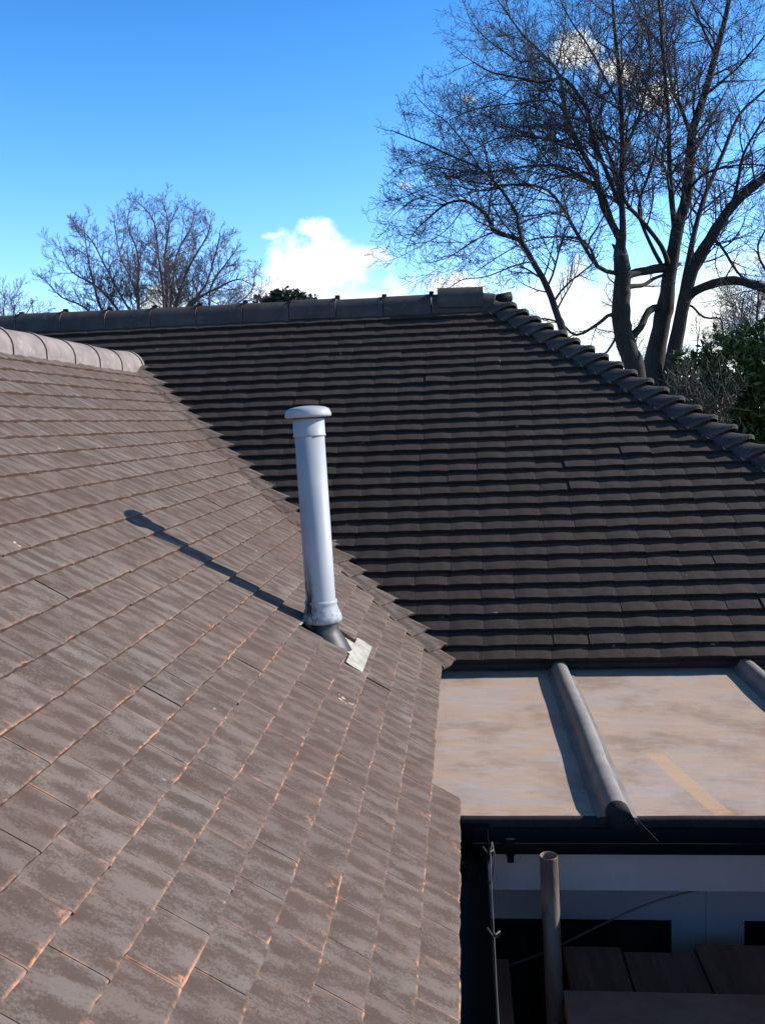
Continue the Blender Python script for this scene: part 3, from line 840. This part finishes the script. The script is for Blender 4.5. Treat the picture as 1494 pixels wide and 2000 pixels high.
BIG = dict(sp=.55, seg=(.22, .16, .11), jit=.11, up=.17, levels=3, gap=(.105, .066), lr=(.42, .42), rmin=.0029)
def traced_tree(name, label, base, limbs, P, tw, bark=None, cat='tree', rs=.6):
    root = empty(name, base); tag(root, label, cat)
    tr = MB(); cr = MB()
    for (pl, D0, D1, r0, r1, sp_, l0, st_) in limbs:
        r0 *= rs; r1 *= max(rs, .7)
        pts, rad = limb_pts(pl, D0, D1, r0, r1, (.035 if r0 > .03 else .15))
        tr.tube(pts, rad, 12 if r0 > .12 else 7, 0, True)
        if sp_: dress(cr, pts, rad, P, sp_, l0, st_)
    a = tr.build('trunk', bark or M['bark']); b = cr.build('crown', tw)
    for o in (a, b):
        o.parent = root; o.matrix_parent_inverse = Matrix.Translation(-Vector(base))
    return root


# left hand trunk of the pair
D = 17.5
LA = [([(1252, 930), (1246, 800), (1240, 720), (1224, 675), (1215, 640), (1213, 590), (1216, 540), (1212, 500)], D, D, .36, .20, .5, 1.0, .55),
      ([(1212, 505), (1208, 462), (1178, 404), (1162, 340), (1120, 266), (1104, 213), (1093, 149), (1061, 106), (1019, 64), (980, 10)], D, D + 2.4, .13, .022, .30, 1.7, .2),
      ([(1214, 505), (1216, 440), (1213, 372), (1215, 298), (1213, 213), (1208, 133), (1200, 53), (1195, -20)], D, D - 1.5, .12, .03, .32, 1.5, .2),
      ([(1211, 400), (1178, 319), (1157, 266), (1146, 213), (1104, 154), (1060, 160), (1010, 150), (960, 140), (925, 120)], D - .2, D - 2.4, .075, .015, .28, 1.4, .2),
      ([(1195, 430), (1173, 372), (1136, 345), (1093, 324), (1030, 324), (955, 335), (880, 330), (820, 318)], D, D + 1.5, .07, .014, .27, 1.3, .15),
      ([(1212, 535), (1168, 520), (1125, 452), (1083, 383), (1040, 361), (966, 361), (900, 350)], D, D - 1.8, .08, .014, .27, 1.3, .2),
      ([(1168, 520), (1140, 470), (1085, 462), (1030, 470), (975, 500), (930, 530)], D - .5, D + 1, .045, .01, .26, 1.0, .2),
      ([(1104, 213), (1070, 195), (1020, 200), (970, 205), (920, 215), (885, 230)], D + 1.2, D + 2, .04, .01, .25, 1.1, .15),
      ([(1061, 106), (1020, 120), (970, 90), (935, 60), (915, 30)], D + 1.8, D + 1, .035, .01, .25, 1.1, .15),
      ([(1120, 266), (1085, 275), (1030, 265), (975, 268), (930, 290), (900, 310)], D + 1, D - .3, .04, .01, .25, 1.1, .15),
      ([(1215, 298), (1245, 235), (1262, 170), (1270, 110), (1262, 40), (1255, -20)], D, D + 1.8, .06, .02, .32, 1.3, .15),
      ([(1213, 213), (1180, 150), (1150, 90), (1115, 40), (1085, -20)], D, D + 1, .045, .015, .30, 1.2, .15),
      ([(1213, 640), (1194, 614), (1168, 632), (1125, 654), (1093, 630), (1050, 622), (1015, 640)], D, D - 1.2, .075, .012, .5, .6, .3),
      ([(1213, 640), (1202, 659), (1186, 686), (1170, 690)], D, D - .5, .045, .025, 0, .5, .9),
      ([(1213, 560), (1190, 545), (1180, 525), (1150, 520), (1120, 512)], D, D - 1, .02, .006, .3, .4, .3),
      ([(1224, 665), (1250, 640), (1266, 608), (1296, 596)], D, D + .7, .115, .095, 0, .4, .9),
      ([(1215, 545), (1235, 534), (1263, 528), (1308, 520)], D, D + .7, .12, .12, .6, .6, .3),
      ([(1222, 560), (1240, 558), (1258, 556), (1275, 545), (1300, 535)], D, D + .7, .09, .04, .5, .5, .3)]
traced_tree('bare_tree', 'tall bare tree with its slimmer left hand trunk rising behind the hip of the roof', (4.6, 17.5, -3.9), LA, BIG, M['twig'])
D = 18.2
LB = [([(1262, 930), (1268, 800), (1275, 735), (1290, 640), (1300, 590), (1308, 531), (1322, 452), (1343, 372), (1350, 266), (1375, 186), (1412, 53), (1430, -30)], D, D, .42, .05, .40, 1.5, .52),
      ([(1318, 450), (1308, 345), (1306, 239), (1295, 106), (1285, -20)], D, D - 1.8, .10, .03, .32, 1.5, .15),
      ([(1300, 800), (1312, 710), (1332, 610), (1354, 521), (1386, 468), (1428, 404), (1494, 345), (1570, 290)], D - .1, D - 1.2, .27, .09, .40, 1.5, .45),
      ([(1328, 606), (1345, 580), (1375, 560), (1433, 547), (1494, 563), (1570, 590), (1640, 585)], D - .2, D - 1.5, .155, .10, .55, 1.0, .25),
      ([(1330, 590), (1342, 520), (1362, 430), (1380, 372), (1412, 298), (1444, 223), (1494, 175), (1540, 120)], D, D + 1.8, .11, .03, .32, 1.5, .25),
      ([(1350, 266), (1330, 210), (1312, 170), (1301, 106), (1263, 53), (1231, 0), (1215, -40)], D, D + 1.5, .07, .02, .30, 1.4, .15),
      ([(1305, 515), (1290, 478), (1253, 430), (1221, 393), (1207, 350), (1190, 300), (1150, 240), (1120, 190)], D - .1, D - 2.2, .085, .02, .30, 1.3, .25),
      ([(1300, 530), (1268, 470), (1247, 404), (1274, 319), (1295, 213), (1300, 120), (1320, 40)], D, D + 1.2, .07, .02, .30, 1.2, .2),
      ([(1386, 468), (1407, 478), (1440, 531), (1462, 548)], D - .4, D - 1, .05, .03, .5, .7, .2),
      ([(1412, 483), (1430, 470), (1450, 440), (1455, 420)], D - .4, D - 1, .03, .01, .4, .6, .2),
      ([(1340, 598), (1352, 598), (1375, 620), (1407, 622), (1413, 650), (1430, 668), (1440, 690)], D - .2, D - 1.2, .04, .018, 0, .4, .9),
      ([(1343, 372), (1375, 340), (1420, 325), (1470, 320), (1520, 330)], D, D - 1.6, .05, .015, .3, 1.2, .15),
      ([(1375, 186), (1420, 150), (1460, 110), (1500, 60)], D, D - 1, .05, .015, .3, 1.3, .15),
      ([(1428, 404), (1440, 360), (1452, 300), (1480, 250), (1500, 220)], D - .8, D - 2, .06, .02, .3, 1.3, .15),
      ([(1394, 100), (1370, 50), (1350, 0), (1345, -40)], D, D + 1, .045, .015, .3, 1.3, .1),
      ([(1570, 590), (1520, 560), (1490, 520), (1480, 480), (1500, 440)], D - 1.5, D - 1.5, .05, .02, .3, 1.1, .15)]
traced_tree('bare_tree', 'massive forked bare tree on the right with a thick limb arching out of the picture', (5.1, 18.2, -3.9), LB, BIG, M['twig'])
D = 15.5
LC = [([(1150, 900), (1122, 730), (1100, 650), (1090, 620), (1067, 558), (1040, 510), (1013, 468), (966, 452), (950, 420), (912, 393), (875, 396), (843, 420), (815, 445)], D, D + .6, .17, .014, .27, 1.25, .42),
      ([(1022, 480), (1012, 440), (1008, 415), (976, 367), (939, 330), (880, 303), (830, 280), (790, 264), (768, 255)], D, D + 1.2, .07, .012, .24, 1.05, .12),
      ([(939, 330), (900, 270), (870, 235), (840, 215), (815, 190)], D + .7, D + 1.5, .028, .009, .26, .9, .1),
      ([(966, 452), (925, 470), (880, 500), (850, 510)], D + .2, D - .6, .03, .009, .26, .8, .1),
      ([(875, 396), (840, 380), (800, 395), (768, 420)], D + .4, D - .2, .02, .007, .26, .8, .1),
      ([(912, 393), (880, 440), (840, 470), (810, 475)], D + .4, D + .9, .02, .007, .26, .9, .1),
      ([(880, 303), (830, 320), (790, 330), (765, 350)], D + .9, D + .4, .02, .007, .26, .7, .1),
      ([(1040, 510), (1000, 520), (950, 540), (905, 545), (880, 560)], D + .1, D - .6, .03, .008, .3, .7, .15),
      ([(1060, 545), (1075, 500), (1085, 450), (1100, 400)], D + .1, D + .8, .03, .01, .3, .9, .15),
      ([(976, 367), (935, 372), (880, 360), (835, 365), (790, 385)], D + .5, D - .4, .028, .007, .26, .9, .1)]
MID = dict(BIG); MID['rmin'] = .0030
traced_tree('bare_tree', 'slender bare tree whose curved stem leans left behind the end of the ridge', (4.0, 15.5, -3.9), LC, MID, M['twig'], rs=.5)

# far tree above the ridge on the left: fan of stems
FAR = dict(sp=.46, seg=(.5, .3, .2), jit=.10, up=.16, levels=3, gap=(.10, .075), lr=(.48, .46), rmin=.0050, sag=-.2)
D = 34
LF = []
fan = [((300, 720), (283, 655), (262, 560), (235, 500), (225, 440)), ((305, 720), (320, 600), (310, 500), (300, 430), (270, 395)), ((310, 720), (333, 600), (345, 500), (375, 440), (380, 405)),
       ((300, 720), (290, 640), (250, 600), (206, 520), (180, 470), (150, 440)), ((296, 735), (240, 620), (190, 560), (140, 530), (118, 480)), ((315, 720), (357, 610), (400, 560), (425, 480), (430, 450)),
       ((318, 725), (370, 600), (430, 560), (465, 545), (490, 555)), ((306, 720), (325, 600), (322, 500), (330, 440), (318, 395)), ((292, 740), (220, 655), (165, 600), (120, 580), (88, 545)),
       ((300, 720), (270, 600), (270, 500), (250, 440), (255, 400)), ((312, 715), (345, 590), (370, 520), (405, 460), (412, 430)), ((290, 740), (206, 620), (180, 540), (170, 490), (165, 450)),
       ((320, 730), (410, 620), (450, 600), (490, 570), (498, 530)), ((320, 730), (400, 640), (412, 560), (445, 510), (460, 490))]
LF.append(([(305, 1000), (306, 850), (304, 730), (306, 690)], D, D, .42, .30, 0, 1, .5))
for i, f in enumerate(fan):
    LF.append((list(f), D, D + ((i * 7) % 5 - 2) * .9, .12, .016, .30, 1.02, .32))
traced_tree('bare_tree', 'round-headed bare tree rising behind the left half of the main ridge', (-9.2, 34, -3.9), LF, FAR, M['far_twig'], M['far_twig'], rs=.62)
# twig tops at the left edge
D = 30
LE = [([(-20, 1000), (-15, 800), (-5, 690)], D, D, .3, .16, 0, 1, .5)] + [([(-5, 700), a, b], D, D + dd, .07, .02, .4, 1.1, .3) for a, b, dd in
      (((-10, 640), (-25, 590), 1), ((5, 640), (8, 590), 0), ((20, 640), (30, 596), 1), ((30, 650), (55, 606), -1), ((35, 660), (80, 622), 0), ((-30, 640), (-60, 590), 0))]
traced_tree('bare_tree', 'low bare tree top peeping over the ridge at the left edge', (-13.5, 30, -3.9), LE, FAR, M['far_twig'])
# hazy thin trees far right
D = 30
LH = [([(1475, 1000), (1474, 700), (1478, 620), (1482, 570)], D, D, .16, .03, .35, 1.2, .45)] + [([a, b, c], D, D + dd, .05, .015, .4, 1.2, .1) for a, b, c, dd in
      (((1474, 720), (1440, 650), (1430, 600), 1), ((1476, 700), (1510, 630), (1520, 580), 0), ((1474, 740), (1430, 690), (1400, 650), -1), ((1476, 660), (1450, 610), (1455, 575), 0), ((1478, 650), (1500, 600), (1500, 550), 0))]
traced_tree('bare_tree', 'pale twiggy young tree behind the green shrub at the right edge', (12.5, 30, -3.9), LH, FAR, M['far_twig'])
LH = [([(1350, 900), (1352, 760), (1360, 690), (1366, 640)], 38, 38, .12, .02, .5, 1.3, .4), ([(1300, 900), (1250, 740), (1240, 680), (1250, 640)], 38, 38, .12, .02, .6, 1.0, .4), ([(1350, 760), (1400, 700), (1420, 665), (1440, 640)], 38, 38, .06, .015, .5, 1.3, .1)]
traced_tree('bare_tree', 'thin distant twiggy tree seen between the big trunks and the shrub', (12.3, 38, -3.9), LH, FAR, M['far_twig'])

# ------------------------------------------------------------------ evergreens
def leaves(mb, clumps, count, size, aspect=.45, shell=.6, gravity=.0):
    tot = sum((c[1][0] * c[1][1] * c[1][2]) ** (2 / 3) for c in clumps)
    for c, rr_ in clumps:
        c = Vector(c); nl = int(count * (rr_[0] * rr_[1] * rr_[2]) ** (2 / 3) / tot)
        sub_ = [(Vector((rnd.gauss(0, 1), rnd.gauss(0, 1), rnd.gauss(0, 1))).normalized() * rnd.uniform(shell, 1.05), rnd.uniform(.10, .26), rnd.random()) for _ in range(max(6, nl // 45))]
        for _ in range(nl):
            s, sr, tone = rnd.choice(sub_)
            d = s + Vector((rnd.gauss(0, 1), rnd.gauss(0, 1), rnd.gauss(0, 1))) * sr * .55
            p = c + Vector((d.x * rr_[0], d.y * rr_[1], d.z * rr_[2]))
            ax = (d.normalized() * .7 + Vector((rnd.gauss(0, 1), rnd.gauss(0, 1), rnd.gauss(0, 1))) * .7 + Vector((0, 0, .3))).normalized()
            sx = ax.cross(Vector((rnd.gauss(0, 1), rnd.gauss(0, 1), rnd.gauss(0, 1)))).normalized(); nn_ = ax.cross(sx)
            L_ = size * rnd.uniform(.6, 1.3); W_ = L_ * aspect * .5
            mb.cc = (min(1, max(0, tone * .6 + rnd.random() * .5)), rnd.random(), 0, 1)
            mb.add([p, p + ax * L_ * .5 + sx * W_ + nn_ * W_ * .3, p + ax * L_, p + ax * L_ * .5 - sx * W_ + nn_ * W_ * .3], [(0, 1, 2), (0, 2, 3)])


def shrub(name, label, cat, base, clumps, count, size, m, stems, aspect=.45, shell=.6):
    root = empty(name, base); tag(root, label, cat)
    f = MB(); leaves(f, clumps, count, size, aspect, shell); a = f.build('foliage', m)
    s = MB()
    for c, rr_ in clumps:
        c = Vector(c); b = Vector(base)
        s.tube([b + Vector((rnd.gauss(0, .1), rnd.gauss(0, .1), 0)), b.lerp(c, .5) + Vector((rnd.gauss(0, .1), rnd.gauss(0, .1), 0)), c], [stems, stems * .7, stems * .3], 6)
    b_ = s.build('stem', M['bark'])
    for o in (a, b_): o.parent = root; o.matrix_parent_inverse = Matrix.Translation(-Vector(base))


def cl(x, y, D, rx, ry, rz): return (tuple(px(x, y, D)), (rx, ry, rz))
SD = 11.0
shrub('laurel_shrub', 'broad glossy green shrub behind the hip tiles at the right edge', 'shrub', (px(1450, 1200, SD).x, SD, -3.9),
      [cl(1440, 720, SD, .42, .5, .42), cl(1494, 715, SD, .5, .6, .50), cl(1390, 755, SD + .2, .40, .5, .40), cl(1350, 765, SD + .5, .32, .4, .33), cl(1480, 790, SD - .1, .55, .6, .5),
       cl(1550, 720, SD, .5, .6, .6), cl(1420, 850, SD + .1, .6, .6, .6), cl(1520, 880, SD, .7, .7, .8), cl(1440, 960, SD, .8, .8, .8), cl(1335, 720, SD + 1, .16, .2, .20), cl(1350, 880, SD + .4, .5, .5, .7),
       cl(1410, 690, SD + .1, .22, .3, .20), cl(1620, 800, SD, .7, .7, .9)], 30000, .085, M['laurel'], .05)
shrub('brown_hedge', 'brownish straggly bush in front of the green shrub below the tree trunks', 'bush', (px(1345, 1200, 10.2).x, 10.2, -3.9),
      [cl(1345, 800, 10.6, .34, .3, .26), cl(1345, 790, 10.2, .24, .3, .22), cl(1385, 800, 10.0, .25, .3, .20), cl(1325, 830, 10.3, .2, .3, .3)], 4200, .05, M['copper_leaf'], .03, .3, .4)
bt = MB(); bp_ = dict(BIG); bp_['rmin'] = .003; bp_['levels'] = 2; bp_['gap'] = (.06, .05)
for _ in range(70):
    q = px(rnd.uniform(1310, 1420), rnd.uniform(770, 860), 10 + rnd.uniform(-.2, .5))
    twigs(bt, q, Vector((rnd.gauss(0, .7), rnd.gauss(0, .4), 1)), rnd.uniform(.25, .55), .006, 0, bp_)
root = [o for o in COL.objects if o.name.startswith('brown_hedge')][0]
o = bt.build('twigs', M['twig_brown']); o.parent = root; o.matrix_parent_inverse = Matrix.Translation(-Vector(root.location))
ED = 38
shrub('evergreen_tree', 'dark domed evergreen tree top just above the middle of the main ridge', 'tree', (px(560, 1000, ED).x, ED, -3.9),
      [cl(560, 606, ED, 1.15, 1.2, .78), cl(500, 612, ED, .3, .4, .3), cl(522, 612, ED, .65, .9, .60), cl(595, 610, ED, .62, .8, .5), cl(615, 615, ED, .4, .6, .55), cl(560, 700, ED, 1.6, 1.6, 1.5), cl(498, 618, ED, .3, .5, .5), cl(545, 588, ED, .5, .6, .40), cl(580, 592, ED, .4, .5, .35)],
      26000, .17, M['conifer'], .2, .7, .35)
p_ = MB(); a = px(1357, 800, 10.6); p_.box((a.x - .012, a.y - .012, -3.9), (a.x + .012, a.y + .012, a.z + .17))
p_.box((a.x - .016, a.y - .016, a.z + .171), (a.x + .016, a.y + .016, a.z + .178))
tag(p_.build('garden_post', M['grey_plastic']), 'thin pale post in front of the dark shrub', 'post')
# hedge line that closes the garden behind
shrub('garden_hedge', 'long dark evergreen hedge far behind the tree trunks', 'hedge', (8, 46, -3.9), [((x * 2.2 - 26, 46, -1.4), (1.6, 1.2, 2.4)) for x in range(26)], 22000, .26, M['conifer'], .1, .6, .4)
